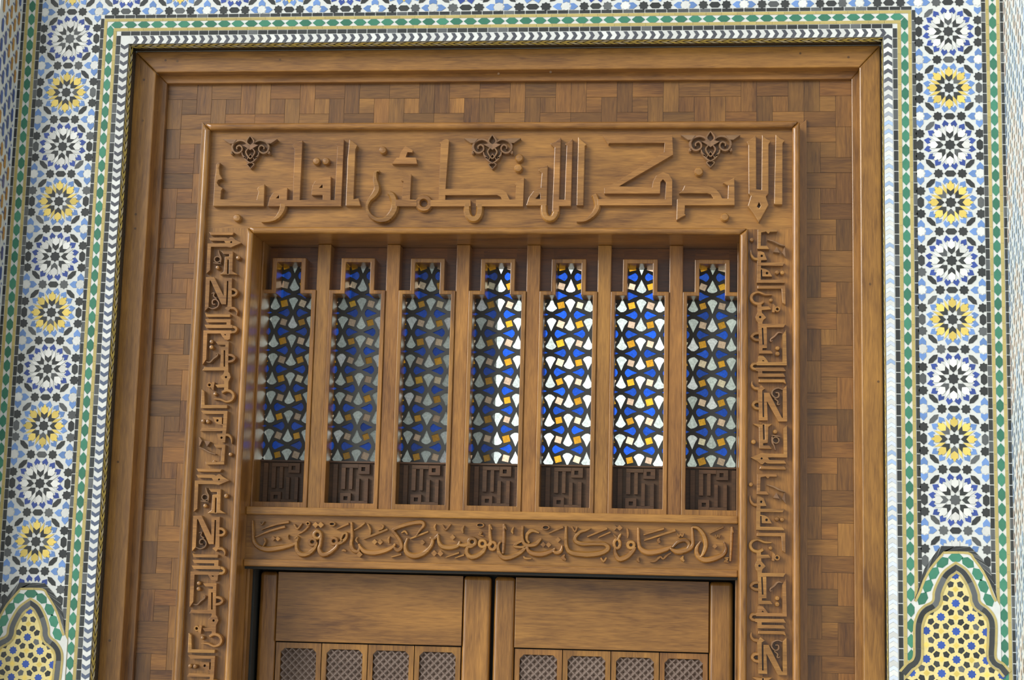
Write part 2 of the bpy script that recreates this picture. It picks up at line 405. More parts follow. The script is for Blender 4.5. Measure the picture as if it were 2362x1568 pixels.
# lobed arches at the foot of the rosette columns
def offs(P, d):
    """offset a polyline to its right by d"""
    return [r[1] for r in stroke_rows([(x, z, 2 * d) for x, z in P])] if d >= 0 else [r[0] for r in stroke_rows([(x, z, -2 * d) for x, z in P])]
def band(mb, P, d0, d1, c, step, gap, yf, ja=.2, ap_split=True, xl=None):
    ap = max(range(len(P)), key=lambda i: P[i][1])
    if ap_split and 0 < ap < len(P) - 1:
        band(mb, P[:ap + 1], d0, d1, c, step, gap, yf, ja, False, (-99, P[ap][0])); band(mb, P[ap:], d0, d1, c, step, gap, yf, ja, False, (P[ap][0], 99)); return
    S = catmull(P, 5); A, B = offs(S, d0), offs(S, d1)
    acc, start = 0.0, 0
    for i in range(1, len(S)):
        acc += math.hypot(S[i][0] - S[i - 1][0], S[i][1] - S[i - 1][1])
        if acc >= step or i == len(S) - 1:
            t = jit(c, ja)
            for k in range(start, i):
                a0, a1, b0, b1 = A[k], A[k + 1], B[k], B[k + 1]
                if k == start:
                    a0 = tuple(p + (q - p) * gap for p, q in zip(a0, a1)); b0 = tuple(p + (q - p) * gap for p, q in zip(b0, b1))
                q = [a0, a1, b1, b0]
                if xl: q = clipx(q, *xl)
                if q: mb.extr(q, yf, TB, t)
            acc, start = 0.0, i
PX = 0.00195
for nm, dx, dz, lab in (('trim_6', ADX, ADZ, 'lobed tile arch at the lower left corner of the wall'), ('trim_7', 0, 0, 'lobed tile arch at the lower right corner of the wall')):
    mb = MB(); sh = lambda P: [(x + dx, z + dz) for x, z in P]
    i1, e0, e1, hx = sh(I1), sh(E0), sh(E1), sh(HX)
    mb.extr(e0 + [(16.182 + dx, -10.7 + dz), (16.182 + dx, -13.4), (14.825 + dx, -13.4), (14.825 + dx, -10.7 + dz)], -0.0145, TB, cW)
    mb2 = mb
    # black outer band between E0 and E1
    for k in range(len(e0) - 1):
        for j in (0, 1):
            t0, t1 = j / 2 + .02, (j + 1) / 2 - .02
            P = [tuple(p + (q - p) * t for p, q in zip(a, b)) for a, b, t in ((e0[k], e0[k + 1], t0), (e0[k], e0[k + 1], t1), (e1[k], e1[k + 1], t1), (e1[k], e1[k + 1], t0))]
            mb.extr(P, -.0185, TB, jit(cK, .25))
    band(mb, e1, .004, .042, cO, .2, .05, -.0195, .08)
    band(mb, i1, 0, .038, cO, .2, .05, -.0205, .08)
    band(mb, i1, .044, .124, cK, .42, .06, -.0215, .25)
    band(mb, i1, .130, .168, cO, .2, .05, -.0225, .08)
    for k in range(1, len(hx) - 1):
        a, b = hx[max(0, k - 1)], hx[min(len(hx) - 1, k + 1)]; an = math.atan2(b[1] - a[1], b[0] - a[0])
        h = [(x, z) for x, z in hexa(hx[k][0], hx[k][1], .122, .070, an)]
        mb.extr(h, -.0175, TB, jit(cG, .2))
    ap = max(range(len(i1)), key=lambda i: i1[i][1]); xa = i1[ap][0]
    inner = [p for p in offs(catmull(i1[:ap + 1], 5), .170) if p[0] < xa - .01] + [p for p in offs(catmull(i1[ap:], 5), .170) if p[0] > xa + .01]
    mb.extr([p for p in inner] + [(inner[-1][0], -13.4), (inner[0][0], -13.4)], -0.0165, TB, lin(236, 220, 150))
    gx, gz = at(1980 + 955 / 4.262, 1200 + 815 / 4.262, 0); gx += dx; gz += dz; sx, sz = .2375, .2246
    big = [p for p in offs(catmull(i1[:ap + 1], 5), .145) if p[0] < xa - .01] + [p for p in offs(catmull(i1[ap:], 5), .145) if p[0] > xa + .01]
    big_in = big + [(big[-1][0], -13.4), (big[0][0], -13.4)]
    poly_in = inner + [(inner[-1][0], -13.4), (inner[0][0], -13.4)]
    for i in range(-6, 7):
        for j in range(-14, 4):
            cx, cz = gx + i * sx, gz + j * sz
            def put(P, c, ja=.15, big_in=big_in):
                g = (sum(p[0] for p in P) / len(P), sum(p[1] for p in P) / len(P))
                if inside(g, big_in): mb.extr(P, -0.0175, TB, jit(c, ja))
            if (i + j) % 2 == 0: put(star8(cx, cz, .072, .054), lin(62, 92, 172))
            else:
                put([(cx - .052, cz), (cx, cz - .052), (cx + .052, cz), (cx, cz + .052)], cY)
                for k in range(4):
                    put([(cx + x, cz + y) for x, y in rotp([(.040, .040), (.108, .024), (.132, .082), (.082, .132), (.024, .108)], k * math.pi / 2)], cK, .3)
    tag(mb.build(nm, TILE), lab, 'tile arch', kind='structure')
# ---------------------------------------------------------------- side walls of the porch
def side_wall(name, xw, depth, facing, pal, lab):
    mb = MB(); x_out = xw + facing * -1.2
    mb.box(min(xw, x_out), max(xw, x_out), -depth, 1.9, Z0, 3.0, mat=1)
    xf = xw + facing * .012
    def pt(y, z): return (xf, y, z)
    def put(P, c, ja=.15):
        Q = [pt(y, z) for y, z in P]
        mb.face(Q if facing > 0 else Q[::-1], jit(c, ja))
    ny = int(depth / .17)
    for i in range(ny):
        for j in range(int(16.2 / .36)):
            y = -.09 - i * .17; z = 2.6 - j * .36 - (.18 if i % 2 else 0)
            ph = math.sin(i * .9 + 1.3) * 1.1 + z * 2.2
            c = pal[0] if math.sin(ph) > .1 else pal[1]
            if random.random() < .06: c = pal[2]
            put([(y, z - .135), (y + .042, z - .09), (y + .042, z + .09), (y, z + .135), (y - .042, z + .09), (y - .042, z - .09)], c)
            for s_ in (-1, 1): put([(y + .085 + s_ * .03, z + .18 - .03), (y + .085 + s_ * .03 + .02, z + .18), (y + .085 + s_ * .03, z + .18 + .03), (y + .085 + s_ * .03 - .02, z + .18)], pal[2] if s_ > 0 else pal[0])
    return tag(mb.build(name, [TILE, GROUT]), lab, 'wall', kind='structure')
side_wall('wall_left', -0.945, 0.92, 1, (lin(84, 104, 164), lin(190, 142, 78), lin(100, 105, 150)), 'side wall with blue and ochre mosaic left of the doorway')
side_wall('wall_right', 16.42, 2.6, -1, (lin(176, 198, 224), lin(226, 208, 196), lin(206, 218, 228)), 'pale side wall with faint blue and pink mosaic right of the doorway')
# ---------------------------------------------------------------- carved wooden door frame
YF, YFI, YM, YI, YB = 0.40, 0.62, 0.72, 0.28, 0.42
YS, YE, YL, YN, YG = 0.72, 0.86, 1.45, 1.20, 1.60
frame = tag(empty('door_frame', 0, 0, 0), 'thick plain outer wooden frame along the edge of the tiled doorway', 'door frame')
frame.location = W(X0, YF, Z0)
bpy.context.view_layer.update()
KEEP = []
def part(mb, name, mat, parent, weld=0):
    o = mb.build(name, mat, parent, weld)
    o.matrix_parent_inverse = parent.matrix_world.inverted()
    return o
def wt(a=.08, b=1.0):
    k = b * (1 + random.uniform(-a, a)); return (k, k * (1 + random.uniform(-.03, .03)), k * (1 + random.uniform(-.05, .05)))
# outer frame: three mitred boards
fx0, fx1, fz = 1.10, 14.395, -1.12; ix0, ix1, iz = 1.505, 14.035, -1.510
mb = MB(); mb.extr([(fx0, Z0), (ix0 - .004, Z0), (ix0 - .004, iz - .004), (fx0, fz - .004)], YF, 1.5, wt(), 'z'); part(mb, 'jamb', WOOD, frame, .02)
mb = MB(); mb.extr([(ix1 + .004, Z0), (fx1, Z0), (fx1, fz - .004), (ix1 + .004, iz - .004)], YF, 1.5, wt(), 'z'); part(mb, 'jamb', WOOD, frame, .02)
mb = MB(); mb.extr([(fx0, fz), (ix0, iz), (ix1, iz), (fx1, fz)], YF, 1.5, wt(), 'x'); part(mb, 'head_board', WOOD, frame, .02)
# small nail plugs
mb = MB()
for u, v in [(409, 141), (382, 139), (332, 184), (329, 278), (646, 138), (1846, 123), (1957, 132), (313, 494), (312, 527), (2007, 655), (2026, 880), (1150, 170), (253, 1477), (272, 1065), (1270, 166)]:
    x, z = at(u, v, YF); mb.extr([(x + .022 * math.cos(k * .785), z + .022 * math.sin(k * .785)) for k in range(8)], YF - .003, YF + .02, .42, 'z')
part(mb, 'nail_plugs', WOOD, frame)
# fillet inside the outer frame
ex0, ex1, ez = 1.645, 13.925, -1.648
mb = MB()
mb.extr([(ix0 - .03, Z0), (ex0, Z0), (ex0, ez), (ix0 - .03, iz + .03)], YFI, 1.4, wt(.05, .86), 'z'); part(mb, 'fillet', WOOD, frame, .012)
mb = MB(); mb.extr([(ex1, Z0), (ix1 + .03, Z0), (ix1 + .03, iz + .03), (ex1, ez)], YFI, 1.4, wt(.05, .86), 'z'); part(mb, 'fillet', WOOD, frame, .012)
mb = MB(); mb.extr([(ix0 - .03, iz + .03), (ex0, ez), (ex1, ez), (ix1 + .03, iz + .03)], YFI, 1.4, wt(.05, .9), 'x'); part(mb, 'fillet', WOOD, frame, .012)
def thing(name, label, cat, y):
    e = tag(empty(name, 0, 0, 0), label, cat); e.location = W(X0, y, Z0); bpy.context.view_layer.update(); return e
# mosaic bands: pinwheels of small wooden blocks
def mosaic(x0, x1, z0, z1):
    mb = MB(); mb.rect(x0, x1, z0, z1, YM + .012, 1.3, .5)
    vert = (z1 - z0) > (x1 - x0)
    w = (x1 - x0) if vert else (z1 - z0); n = max(1, round((z1 - z0 if vert else x1 - x0) / w)); d = ((z1 - z0) if vert else (x1 - x0)) / n
    for i in range(n):
        cx0, cx1, cz0, cz1 = (x0, x1, z1 - (i + 1) * d, z1 - i * d) if vert else (x0 + i * d, x0 + (i + 1) * d, z0, z1)
        ux, uz = (cx1 - cx0) / 3, (cz1 - cz0) / 3; g = .004; flip = random.random() < .5
        for (a, b, c, e, gr) in ((0, 2, 2, 3, 'x'), (2, 3, 1, 3, 'z'), (1, 3, 0, 1, 'x'), (0, 1, 0, 2, 'z'), (1, 2, 1, 2, random.choice('xz'))):
            if flip: a, b = 3 - b, 3 - a
            t = random.choice((.90, .80, .70, .58, .84, .50, .66)) * random.uniform(.94, 1.04); r = random.uniform(-.05, .04)
            mb.rect(cx0 + a * ux + g, cx0 + b * ux - g * .3, cz0 + c * uz + g, cz0 + e * uz - g * .3, YM - random.uniform(0, .004), YM + .03, (t, t * (.97 + r), t * (.93 + 1.5 * r)), gr)
    return mb
mos = thing('mosaic_border', 'wide border of small wooden mosaic blocks inside the outer door frame', 'wood mosaic', YM)
part(mosaic(ex0, 2.47, Z0 + 10.3, -2.485), 'mosaic_band', WOOD, mos)
part(mosaic(13.12, ex1, Z0 + 10.3, -2.485), 'mosaic_band', WOOD, mos)
part(mosaic(ex0, ex1, -2.485, ez), 'mosaic_band', WOOD, mos)
mb = MB(); mb.rect(ex0, 2.47, Z0, Z0 + 10.3, YM, 1.3, .9, 'z'); part(mb, 'plinth_board', WOOD, mos)
mb = MB(); mb.rect(13.12, ex1, Z0, Z0 + 10.3, YM, 1.3, .9, 'z'); part(mb, 'plinth_board', WOOD, mos)
inner_f = thing('moulding', 'raised wooden moulding around the three angular inscription boards', 'moulding', YI)
# inner moulding around the inscriptions, with a low step on its outside
mx0, mx1, mz = 2.455, 13.012, -2.490; nx0, nx1, nz = 2.590, 12.884, -2.616
mb = MB(); mb.extr([(mx0 - .13, Z0), (mx0 + .05, Z0), (mx0 + .05, mz - .05), (mx0 - .13, mz + .13)], .66, 1.3, wt(.04, .82), 'z')
mb.extr([(mx1 - .05, Z0), (mx1 + .14, Z0), (mx1 + .14, mz + .13), (mx1 - .05, mz - .05)], .66, 1.3, wt(.04, .82), 'z')
part(mb, 'step_moulding', WOOD, inner_f, .01)
mb = MB(); mb.extr([(mx0, Z0), (nx0, Z0), (nx0, nz), (mx0, mz)], YI, 1.4, wt(.04, 1.0), 'z'); part(mb, 'inner_moulding', WOOD, inner_f, .062)
mb = MB(); mb.extr([(nx1, Z0), (mx1, Z0), (mx1, mz), (nx1, nz)], YI, 1.4, wt(.04, 1.04), 'z'); part(mb, 'inner_moulding', WOOD, inner_f, .062)
mb = MB(); mb.extr([(mx0, mz), (nx0, nz), (nx1, nz), (mx1, mz)], YI, 1.4, wt(.04, 1.02), 'x'); part(mb, 'inner_moulding', WOOD, inner_f, .062)
screen = thing('window_screen', 'recessed wooden framework with mullions holding the seven stained-glass windows', 'window framework', YI)
# moulding and reveal around the niche of the windows and door leaves
px0, px1, pz = 3.345, 12.135, -4.385; qx0, qx1, qz = 3.470, 11.995, -4.503
mb = MB(); mb.extr([(px0, Z0), (qx0, Z0), (qx0, qz), (px0, pz)], YI, 1.9, wt(.04, 1.0), 'z'); part(mb, 'niche_moulding', WOOD, screen, .055)
mb = MB(); mb.extr([(qx1, Z0), (px1, Z0), (px1, pz), (qx1, qz)], YI, 1.9, wt(.04, 1.04), 'z'); part(mb, 'niche_moulding', WOOD, screen, .055)
mb = MB(); mb.extr([(px0, pz), (qx0, qz), (qx1, qz), (px1, pz)], YI, 1.9, wt(.04, 1.02), 'x'); part(mb, 'niche_moulding', WOOD, screen, .055)
for a, b in ((qx0, qx0 + .035), (qx1 - .02, qx1)):
    mb = MB(); mb.rect(a, b, -9.3, qz, .98, 1.7, .95, 'z'); part(mb, 'reveal_strip', WOOD, screen, .008)
for a, b in ((qx0, qx0 + .05), (qx1 - .03, qx1)):
    mb = MB(); mb.rect(a, b, Z0, -10.33, 1.0, 1.24, .9, 'z'); part(mb, 'reveal_strip', WOOD, screen, .008)
    mb = MB(); mb.rect(a, b + (.04 if a < 5 else 0), Z0, -10.33, 1.26, 1.9, 1, 'z'); part(mb, 'door_gasket', BLACK, screen)
# mullions between the windows, header, sill and door lintel rails
WX = [7.735 + (i - 3) * 1.268 for i in range(7)]
for i in range(6):
    c = WX[i] + .634; mb = MB(); mb.rect(c - .120, c + .120, -9.29, qz - .002, YN, 1.75, wt(.05, 1.0), 'z'); part(mb, 'mullion', WOOD, screen, .012)
mb = MB(); mb.rect(qx0, qx1, -9.422, -9.285, YS, 1.9, wt(.03, 1.0), 'x'); part(mb, 'sill_rail', WOOD, screen, .02)
mb = MB(); mb.rect(qx0, qx1, -10.318, -10.198, YS, 1.9, wt(.03, 1.0), 'x'); part(mb, 'lintel_rail', WOOD, screen, .02)
mb = MB(); mb.rect(qx0, qx1, -10.36, -10.318, YS + .12, 1.9, 1, 'x'); part(mb, 'door_gasket', BLACK, screen)
mb = MB(); mb.rect(qx0, qx1, Z0, -10.3, 1.80, 1.88, 1, 'x'); part(mb, 'door_gasket', BLACK, screen)  # black sheet added behind the leaves to stop light through the gaps
# ---------------------------------------------------------------- inscription boards
def mapper(ox, oy, sc, Y, sc2=None):
    return lambda x, y: at(ox + x / sc, oy + y / (sc2 or sc), Y)
class Carver:
    """letters traced in a detail of the photograph and carved on one board"""
    def __init__(s, parent, yb, h, T=None): s.p, s.yb, s.h, s.T = parent, yb, h, T or (lambda q: q); s.mb = MB(); s.tone = 1.0; s.k = 0
    def lift(s): s.k = (s.k + 1) % 7; return s.k * .0012
    def poly(s, P, *holes): s.mb.extr([s.T(p) for p in P], s.yb - s.h - s.lift(), s.yb + .02, wt(.03, s.tone), 'x', [[s.T(p) for p in h] for h in holes])
    def brush(s, P, closed=False, n=5, h=None):
        Q = catmull(P, n, closed); R = [(s.T(a), s.T(b)) for a, b in stroke_rows(Q, closed)]
        s.mb.brush(R, s.yb - (h or s.h) - s.lift(), s.yb + .01, wt(.03, s.tone), closed)
    def done(s, name='carved_word', mat=None, label=None, weld=0):
        o = part(s.mb, name, mat or CARVE, s.p, weld or (.010 if name == 'carved_word' else 0))
        if label: o['label'] = label
        s.mb = MB(); return o
def circ(c, r, n=20): return [(c[0] + r * math.cos(2 * math.pi * k / n), c[1] + r * math.sin(2 * math.pi * k / n)) for k in range(n)]
def board(name, label, rects, yb, grain, cat='inscription', mat=None, tone=.95):
    e = tag(empty(name, 0, 0, 0), label, cat)
    x0 = min(r[0] for r in rects); x1 = max(r[1] for r in rects); z0 = min(r[2] for r in rects)
    e.location = W((x0 + x1) / 2, yb, z0); bpy.context.view_layer.update()
    mb = MB()
    for r in rects: mb.rect(*r, yb, 1.5, wt(.02, tone), grain)
    part(mb, 'board', mat or WOOD, e)
    return e
LH = .115
def place(fm, k):
    """tools that take pixel tracings of one detail view"""
    P = lambda *pts: [fm(x, y) for x, y in pts]
    B = lambda *pts: [(*fm(x, y), w * k) for x, y, w in pts]
    return P, B
def dome(cv, c, r):
    """a round carved dot"""
    ou = random.random() * 30
    n = 16
    for k in range(n):
        a0, a1 = 2 * math.pi * k / n, 2 * math.pi * (k + 1) / n
        for (r0, h0), (r1, h1) in (((1, 0), (.96, .75)), ((.96, .75), (.74, .97)), ((.74, .97), (0, 1.02))):
            q = [(c[0] + r * rr * math.cos(a), c[1] + r * rr * math.sin(a), hh) for a, rr, hh in ((a0, r0, h0), (a1, r0, h0), (a1, r1, h1), (a0, r1, h1))]
            Q = [(*cv.T((x, z)), hh) for x, z, hh in q]
            if r1 == 0: Q = Q[:3]
            cv.mb.face([(x, cv.yb - cv.h * hh + (.01 if hh == 0 else 0), z) for x, z, hh in Q], (1, 1, 1), lambda p: (p[0] + ou, p[2] + ou))
    cv.done('carved_dot')
top = board('inscription_board', 'wide carved board with large angular lettering above the seven windows', [(nx0, nx1, pz - .0, nz)], YB, 'x')
cv = Carver(top, YB, LH)
YT = YB - LH
P, B = place(mapper(450, 260, 4.724, YT), 1 / (4.724 * 122)); k1 = 1 / (4.724 * 122)
p1 = mapper(450, 260, 4.724, YT); p2 = mapper(900, 260, 4.724, YT); p3 = mapper(1350, 260, 4.2945, YT); k3 = 1 / (4.2945 * 122)
# last letter
cv.poly(P((195, 1018), (212, 720), (225, 640), (228, 560), (250, 543), (275, 543), (258, 600), (268, 670), (298, 720), (270, 728), (248, 735), (238, 762), (258, 795), (303, 820), (285, 850), (277, 942), (668, 948), (690, 860), (672, 830), (692, 805), (757, 775), (750, 1018))); cv.done()
dome(cv, p1(455, 1143), 42 * k1)
cv.poly(P((790, 1018), (812, 930), (850, 872), (925, 836), (1005, 815), (1000, 950), (1065, 950), (1085, 400), (1058, 352), (1090, 330), (1170, 300), (1140, 950), (1390, 950), (1390, 897), (1268, 895), (1277, 800), (1310, 742), (1372, 712), (1478, 690), (1476, 950), (1520, 950), (1552, 372), (1528, 345), (1560, 320), (1622, 288), (1590, 1018)), P((880, 932), (915, 895), (915, 932)), P((1350, 818), (1388, 780), (1390, 818)))
cv.brush(B((955, 990, 86), (948, 1050, 80), (905, 1125, 58), (835, 1172, 34), (720, 1190, 6))); cv.done()
dome(cv, p1(1320, 525), 40 * k1); dome(cv, p1(1425, 525), 40 * k1)
cv.poly(P((1640, 1015), (1660, 500), (1682, 288), (1768, 352), (1748, 400), (1727, 942), (1782, 930), (1805, 1015))); cv.done()
dome(cv, p1(2045, 405), 42 * k1)
# second word
P2, B2 = place(p2, k1)
cv.brush(B((2005, 634, 20), (1968, 640, 34), (1962, 720, 50), (1982, 820, 72), (1955, 885, 72), (1895, 955, 44), (1872, 1035, 36), (1912, 1120, 46), (2000, 1168, 60), (2098, 1148, 78), (2165, 1060, 84), (2172, 980, 80), (2150, 905, 76), (2112, 868, 50)))
cv.poly(P2((60, 948), (130, 945), (147, 745), (118, 738), (150, 710), (230, 668), (215, 945), (290, 950), (290, 1018), (60, 1018)))
cv.brush([(*p2(365 + 66 * math.cos(a), 983 + 66 * math.sin(a)), 58 * k1) for a in [k * math.pi / 8 for k in range(16)]], True, 2)
cv.poly(P2((440, 950), (528, 945), (552, 340), (535, 328), (600, 285), (628, 288), (640, 300), (602, 830), (1150, 830), (1215, 840), (1265, 868), (1300, 945), (1365, 945), (1371, 792), (1352, 772), (1400, 745), (1458, 700), (1447, 1018), (1005, 1018), (935, 1018), (935, 948), (1215, 945), (1205, 915), (1165, 895), (600, 897), (600, 948), (875, 948), (875, 1018), (440, 1018)))
cv.brush(B2((838, 985, 74), (838, 1080, 74), (870, 1142, 72), (908, 1155, 72), (945, 1142, 72), (974, 1080, 74), (972, 985, 74))); cv.done()
cv.poly(P2((20, 555), (70, 490), (98, 490), (115, 430), (165, 362), (245, 408), (240, 432), (188, 430), (168, 485), (280, 490), (292, 555))); cv.done('carved_mark')
dome(cv, p2(1405, 490), 45 * k1); dome(cv, p2(1395, 600), 45 * k1)
# third word
cv.poly(P2((1480, 1012), (1510, 920), (1560, 852), (1640, 815), (1652, 660), (1613, 622), (1660, 595), (1718, 568), (1706, 1012)), P2((1585, 937), (1630, 882), (1635, 937)))
cv.brush(B2((1672, 1000, 72), (1674, 1080, 74), (1700, 1135, 72), (1738, 1152, 72), (1776, 1135, 74), (1803, 1080, 78), (1806, 1000, 76)))
cv.poly(P2((1765, 1080), (1792, 380), (1745, 338), (1800, 320), (1862, 268), (1842, 945), (1900, 945), (1922, 360), (1903, 340), (1940, 325), (1990, 278), (1970, 1018), (1842, 1018), (1842, 1080))); cv.done()
cv.poly(P2((2030, 1010), (2048, 258), (2085, 300), (2142, 345), (2122, 362), (2105, 1010))); cv.done()
# fourth word
P3, B3 = place(p3, k3)
cv.brush(B2((2030, 1186, 6), (2120, 1172, 30), (2205, 1112, 56), (2255, 1030, 68), (2248, 950, 68), (2222, 888, 60)))
cv.poly(P3((120, 855), (790, 855), (800, 690), (770, 658), (745, 685), (740, 800), (188, 800), (190, 745), (285, 700), (780, 392), (785, 298), (240, 300), (228, 312), (173, 225), (862, 222), (870, 415), (335, 728), (662, 742), (672, 680), (705, 620), (770, 588), (830, 610), (862, 665), (860, 915), (120, 917))); cv.done()
cv.poly(P3((925, 798), (962, 768), (985, 718), (1100, 732), (1230, 728), (1292, 752), (1335, 800), (1358, 848), (1410, 848), (1415, 722), (1362, 692), (1420, 672), (1478, 642), (1481, 915), (988, 918), (985, 1000), (998, 1012), (945, 1040), (903, 1066), (908, 852), (1270, 848), (1245, 810), (1210, 798))); cv.done()
dome(cv, p3(1125, 580), 42 * k3); dome(cv, p3(1383, 1030), 40 * k3)
# first word
cv.poly(P3((1640, 822), (1618, 802), (1615, 322), (1598, 288), (1640, 262), (1692, 218), (1695, 758), (1745, 762), (1750, 213), (1790, 255), (1838, 280), (1816, 312), (1815, 800), (1790, 830), (1816, 912), (1762, 1010), (1720, 1085), (1672, 1005), (1610, 922)), P3((1702, 930), (1722, 885), (1738, 920), (1722, 945))); cv.done()
cv.poly(P3((1870, 902), (1885, 212), (1925, 252), (1978, 275), (1955, 302), (1953, 908), (1885, 908))); cv.done()
# three palmettes
def palmette(cx, cy, w):
    f = lambda x, y: p1((cx - 450) * 4.724 + x * w, (cy - 260) * 4.724 + y * w); k = k1 * w
    for m in (-1, 1):
        cv.poly([f(m * x, y) for x, y in ((-295, -8), (-150, -4), (-185, 40), (-225, 40))])
        cv.brush([(*f(m * x, y), q * k) for x, y, q in ((-30, 60, 14), (-55, 20, 20), (-110, 2, 24), (-172, 22, 28), (-200, 72, 28), (-182, 125, 26), (-140, 142, 24), (-98, 120, 22), (-92, 82, 22), (-118, 58, 22), (-148, 74, 20), (-146, 100, 16))], h=LH * .9)
        cv.brush([(*f(m * x, y), q * k) for x, y, q in ((-205, 125, 18), (-205, 148, 20), (-190, 140, 8))])
        cv.brush([(*f(m * x, y), q * k) for x, y, q in ((-92, 135, 14), (-85, 165, 20), (-55, 195, 20), (-70, 190, 20), (-40, 225, 18), (0, 250, 14))], h=LH * .9)
        cv.brush([(*f(m * x, y), q * k) for x, y, q in ((-20, 90, 14), (-48, 130, 20), (-25, 180, 18), (0, 205, 14))], h=LH)
        cv.brush([(*f(m * x, y), q * k) for x, y, q in ((0, 150, 10), (-40, 215, 14), (-18, 245, 18), (-38, 262, 14), (0, 308, 8))], h=LH * .8)
        cv.brush([(*f(m * x, y), q * k) for x, y, q in ((0, -45, 12), (-38, 10, 20), (-30, 40, 20), (0, 60, 16))], h=LH)
        cv.poly([f(m * x, y) for x, y in ((0, 60), (-40, 45), (-88, 58), (-40, 84), (0, 112))])
    cv.done('palmette', STAIN)
palmette(577, 322.5, 1.0); palmette(1135.5, 320.5, 1.05); palmette(1639, 313, 1.1)
# ---- side boards: one phrase, repeated, and turned half round on the right
s1 = mapper(400, 520, 5.227, YT); s2 = mapper(400, 800, 5.227, YT); ks = 1 / (5.227 * 120)
def phrase(e, T, rep):
    cv = Carver(e, YB, LH, T)
    P, B = place(s1, ks); Q, D = place(s2, ks)
    cv.poly(P((428, 78), (732, 80), (712, 115), (448, 115))); cv.done()
    cv.poly(P((412, 216), (600, 214), (628, 212), (612, 185), (448, 182), (428, 148), (600, 144), (640, 146), (662, 158), (690, 136), (712, 140), (742, 168), (818, 210), (745, 240), (692, 264), (640, 256), (452, 256), (440, 540), (398, 578)), P((682, 202), (697, 186), (712, 200), (697, 214))); cv.done()
    dome(cv, s1(778, 388), 27 * ks); dome(cv, s1(530, 505), 25 * ks)
    cv.poly(P((574, 308), (720, 310), (712, 552), (780, 592), (555, 592), (605, 555), (618, 376), (672, 370), (672, 346), (602, 346)), P((652, 412), (668, 412), (664, 585), (648, 585))); cv.done()
    cv.brush(B((540, 296, 10), (552, 345, 18), (572, 395, 20), (566, 450, 14))); cv.brush([(*s1(530 + 36 * math.cos(a), 408 + 34 * math.sin(a)), 16 * ks) for a in [k * .785 for k in range(8)]], True, 2); cv.brush(B((480, 450, 8), (520, 455, 18), (575, 462, 10))); cv.done('flower_ornament', STAIN)
    cv.poly(P((392, 622), (490, 620), (606, 850), (608, 632), (706, 632), (702, 760), (702, 985), (662, 1032), (618, 995), (652, 975), (660, 780), (662, 668), (646, 668), (634, 948), (577, 948), (448, 662), (438, 662), (422, 985), (378, 1032)), )
    cv.brush(B((690, 765, 38), (735, 772, 38), (762, 805, 36), (738, 840, 38), (685, 845, 38))); cv.brush(B((690, 992, 44), (735, 1000, 38), (764, 1035, 28), (762, 1082, 6))); cv.done()
    cv.brush(B((425, 985, 10), (475, 1002, 18), (530, 978, 20), (545, 930, 20), (510, 890, 20), (472, 905, 20), (472, 945, 18), (505, 948, 14))); cv.brush(B((460, 820, 10), (490, 812, 18), (484, 850, 18), (520, 880, 16))); cv.done('flower_ornament', STAIN)
    cv.poly(P((380, 1048), (412, 1066), (690, 1066), (685, 1102), (395, 1102))); cv.done()
    cv.poly(P((385, 1130), (692, 1130), (690, 1196), (712, 1200), (712, 1236), (398, 1236), (375, 1196), (642, 1196), (642, 1168), (405, 1168)))
    cv.brush(B((700, 1216, 38), (740, 1226, 38), (758, 1250, 36), (738, 1280, 38), (690, 1284, 38)))
    cv.poly(P((362, 1264), (700, 1264), (700, 1302), (686, 1302), (680, 1368), (655, 1378), (620, 1372), (588, 1335), (568, 1300), (408, 1302), (394, 1614), (350, 1678)), P((608, 1310), (636, 1310), (628, 1326))); cv.done()
    dome(cv, s1(458, 1400), 26 * ks); dome(cv, s1(455, 1465), 26 * ks)
    cv.poly(Q((510, -64), (668, -64), (662, 90), (660, 180), (662, 300), (678, 320), (690, 362), (672, 400), (662, 420), (660, 520), (612, 530), (612, 488), (530, 490), (505, 455), (612, 448), (612, 415), (590, 390), (566, 358), (600, 330), (612, 300), (612, 284), (348, 284), (375, 244), (565, 244), (575, 2), (625, 0), (628, -26), (535, -28)), Q((606, 40), (624, 40), (622, 238), (606, 238)), circ(s2(634, 364), 13 * ks, 10))
    cv.brush(D((650, 95, 38), (705, 102, 38), (738, 135, 36), (706, 168, 38), (650, 178, 38)))
    cv.brush(D((584, 548, 34), (640, 522, 42), (700, 542, 38), (724, 592, 38), (700, 640, 34), (640, 660, 28), (565, 632, 28), (488, 628, 16))); cv.done()
    cv.brush([(*s2(434 + 24 * math.cos(a), 458 + 24 * math.sin(a)), 22 * ks) for a in [k * .785 for k in range(8)]], True, 2); cv.poly(Q((468, 418), (497, 425), (482, 522), (452, 495))); cv.done('carved_mark')
    dome(cv, s2(500, 566), 22 * ks)
    cv.brush(D((395, 178, 8), (440, 182, 20), (480, 142, 22), (525, 108, 20), (530, 82, 14), (508, 88, 8))); cv.done('flower_ornament', STAIN)
    cv.poly(Q((338, 508), (372, 532), (377, 698), (652, 700), (648, 738), (328, 738))); cv.done()
    cv.poly(Q((333, 768), (652, 772), (640, 980), (622, 1150), (588, 1152), (552, 1135), (522, 1045), (590, 1042), (592, 1014), (322, 1014), (345, 974), (594, 978), (596, 945), (545, 936), (505, 910), (472, 845), (585, 848), (585, 930), (598, 930), (606, 808), (360, 806)), circ(s2(530, 886), 14 * ks, 10), circ(s2(580, 1094), 13 * ks, 10))
    cv.brush(D((618, 1058, 40), (668, 1066, 36), (698, 1110, 28), (702, 1168, 6))); cv.done()
    dome(cv, s2(355, 893), 25 * ks); dome(cv, s2(413, 897), 25 * ks)
